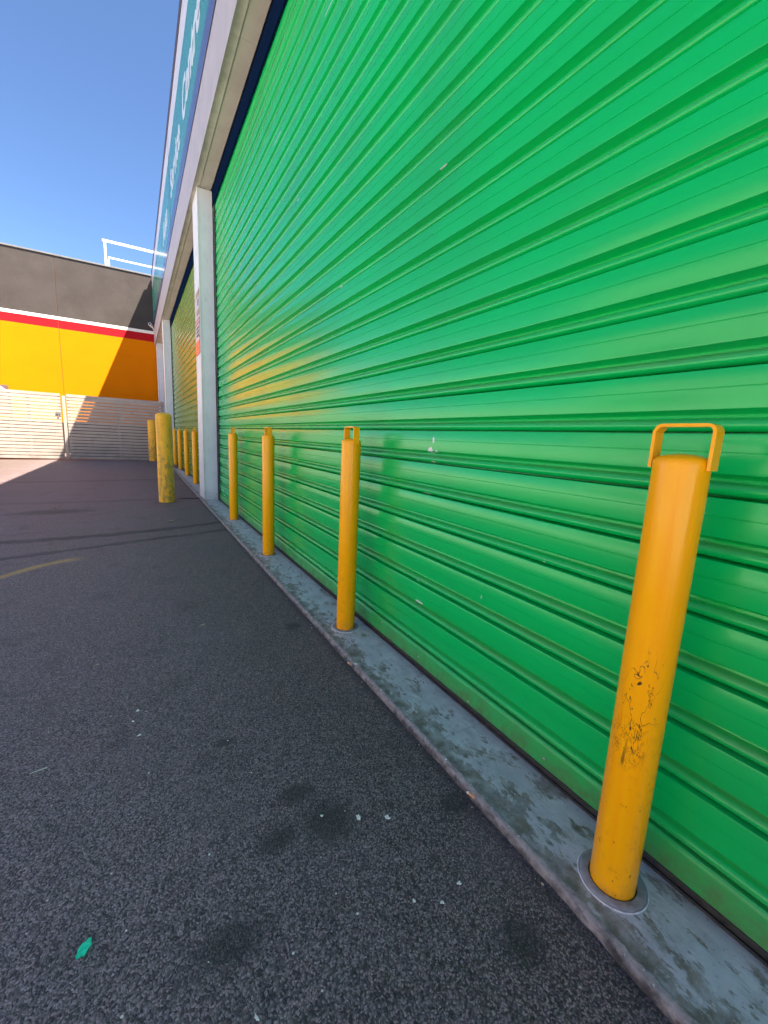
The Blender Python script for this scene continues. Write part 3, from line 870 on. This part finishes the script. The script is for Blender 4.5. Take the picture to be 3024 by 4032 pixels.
o = flat_patch('paint_mark', -.136, .856, .0165, .0105, R(58), M['greenpaint'], n=140, rag=.42, seed=4, hf=13); tag(o, 'small green paint mark sprayed on the near asphalt', 'paint mark')
flecks = [(.482, .852, .011, .007, 1), (.552, .813, .012, .007, 2), (.497, .606, .0052, .0042, 3), (.551, .572, .0055, .0045, 4), (.613, .585, .0062, .0045, 5),
          (-.038, 1.634, .010, .006, 6), (-.053, 1.575, .007, .004, 7), (-.034, 1.487, .008, .0045, 8), (.395, .905, .005, .004, 9), (.14, .587, .008, .003, 10)]
for x, y, a, b, s in flecks:
    o = flat_patch('paint_fleck', x, y, a*.72, b*.72, random.uniform(0, 3), M['fleck'], n=26, rag=.7, seed=s*1.7)
    tag(o, 'tiny white paint fleck on the near asphalt', 'paint fleck', 'white flecks on the asphalt')

def leaf(x, y, L, w, rot, label, mat='leaf', curl=.25, z=None):
    bm = bmesh.new(); rows = []
    n = 9
    for i in range(n):
        t = i/(n-1); ww = w*math.sin(math.pi*min(1, max(.04, t)))**.8 + .0004
        zc = L*curl*(t-.5)**2*2 + .003
        row = [bm.verts.new((L*(t-.5), s*ww, zc + abs(s)*ww*.5)) for s in (-1, 0, 1)]
        rows.append(row)
    for A, B in zip(rows, rows[1:]):
        for k in range(2): bm.faces.new((A[k], A[k+1], B[k+1], B[k]))
    ret = bmesh.ops.extrude_face_region(bm, geom=bm.faces[:])
    for v in [q for q in ret['geom'] if isinstance(q, bmesh.types.BMVert)]: v.co.z += .0008
    o = build('dry_leaf', bm, M[mat], smooth=40, loc=(x, y, (gz(x, y) if z is None else z)+.001))
    o.rotation_euler = (0, 0, rot)
    return tag(o, label, 'leaf')
leaf(.309, 5.158, .085, .022, .3, 'curled pale dry leaf on the asphalt in front of the old yellow post')
leaf(.262, 2.262, .040, .007, .4, 'narrow pale leaf lying alone mid yard near the kerb')
leaf(-.903, 6.464, .075, .020, 1.1, 'dry leaf at the left of the yard beyond the tyre marks')
leaf(-.192, 2.056, .024, .005, .2, 'tiny bleached leaf left of centre on the asphalt')
leaf(.80, 6.98, .075, .022, .9, 'pale leaf in the litter against the kerb, beside the white pillar')
leaf(.83, 6.55, .065, .018, 2.0, 'brown dry leaf at the foot of the white pillar')
leaf(.86, 6.50, .055, .015, .5, 'smaller curled leaf on the kerb corner at the pillar foot', z=.0)
leaf(.10, 14.9, .10, .03, .2, 'dry leaf at the foot of the shaded gate leaf')
bm = bmesh.new(); tube(bm, [(.50, 6.80, .006), (.60, 6.83, .010), (.70, 6.80, .008), (.80, 6.79, .012), (.84, 6.76, .010)], [.004, .006, .006, .005, .002], 7)
o = build('twig', bm, M['twig'], loc=(0, 0, gz(.7, 6.8))); tag(o, 'dark fallen twig on the asphalt at the foot of the pillar', 'twig')
bm = bmesh.new(); box(bm, -.021, .021, -.0022, .0022, 0, .0014, .0006, 1)
for v in bm.verts:
    if v.co.x < 0: v.co.y *= 1 + v.co.x*38
o = build('wood_sliver', bm, M['straw'], loc=(-.298, 1.456, gz(-.3, 1.46)+.003)); o.rotation_euler = (0, 0, R(9)); tag(o, 'thin bleached sliver of wood on the near asphalt', 'sliver')
def butt(x, y, z, rot, L, label):
    c = empty('cigarette_butt', (x, y, z)); c.rotation_euler = (0, 0, rot); tag(c, label, 'cigarette butt', 'cigarette butts along the kerb')
    bm = bmesh.new(); tube(bm, [(-L*.5, 0, .004), (0, .0003, .0042), (L*.2, 0, .004)], [.0042, .0045, .0042], 12); build('filter', bm, M['filter'], c, smooth=40)
    bm = bmesh.new(); tube(bm, [(L*.2002, 0, .004), (L*.36, .001, .0035), (L*.5, .002, .003)], [.0041, .0038, .0022], 12); build('paper', bm, M['butt'], c, smooth=40)
butt(.797, 1.555, gz(.8, 1.55)+.008, R(105), .026, 'flattened cigarette butt against the kerb near the third bollard')
butt(.800, .752, gz(.8, .75)+.010, R(100), .028, 'orange cigarette butt on the kerb edge in front of the nearest bollard')

for i in range(16):
    yy = .35 + i*.33 + random.uniform(-.14, .14); xx = .792 - abs(random.gauss(0, .012))
    bm = bmesh.new(); bmesh.ops.create_icosphere(bm, subdivisions=2, radius=random.uniform(.0025, .0055))
    for v in bm.verts: v.co *= 1 + .35*mnoise.noise(v.co*260 + Vector((i, 0, 0))); v.co.z *= .7
    o = build('grit_stone', bm, M['leaf'] if i % 5 == 0 else M['pebble'], smooth=60, loc=(xx, yy, gz(xx, yy)+.002))
    tag(o, 'small loose grit stone lying against the kerb edge', 'stone', 'loose grit along the kerb')

# ------------------------------------------------------------------ light and sky
LD = Vector((-.41, .45, -1)).normalized()
sun = bpy.data.lights.new('sun', 'SUN'); sun.energy = 4.0; sun.angle = R(.5); sun.color = (1.0, .90, .76)
so = bpy.data.objects.new('sun', sun); COL.objects.link(so)
so.rotation_euler = LD.to_track_quat('-Z', 'Y').to_euler(); so.location = (6, -6, 14)
w = bpy.data.worlds.new('World'); scene.world = w; w.use_nodes = True
nt = w.node_tree; nt.nodes.clear()
sky = nt.nodes.new('ShaderNodeTexSky'); sky.sky_type = 'NISHITA'; sky.sun_disc = False
sky.sun_elevation = math.asin(-LD.z); sky.sun_rotation = math.atan2(-LD.x, -LD.y)
sky.altitude = 2500; sky.air_density = 1.0; sky.dust_density = .0; sky.ozone_density = 6.0
bg = nt.nodes.new('ShaderNodeBackground'); bg.inputs['Strength'].default_value = .0475
out = nt.nodes.new('ShaderNodeOutputWorld')
nt.links.new(sky.outputs[0], bg.inputs[0]); nt.links.new(bg.outputs[0], out.inputs[0])

# ------------------------------------------------------------------ camera
cam = bpy.data.cameras.new('camera'); co = bpy.data.objects.new('camera', cam); COL.objects.link(co)
rot = Matrix(((.85947, .045038, -.509198), (-.508815, .171204, -.84368), (.049179, .984206, .17006)))
co.matrix_world = Matrix.Translation((0, 0, 1)) @ rot.to_4x4()
cam.sensor_fit = 'HORIZONTAL'; cam.sensor_width = 36; cam.lens = 36*1626.6/3024
cam.clip_start = .02; cam.clip_end = 600
scene.camera = co
scene.view_settings.view_transform = 'Standard'; scene.view_settings.look = 'None'
scene.view_settings.gamma = 1.0; scene.view_settings.exposure = 2.68
scene.render.engine = 'CYCLES'
scene.cycles.use_denoising = True
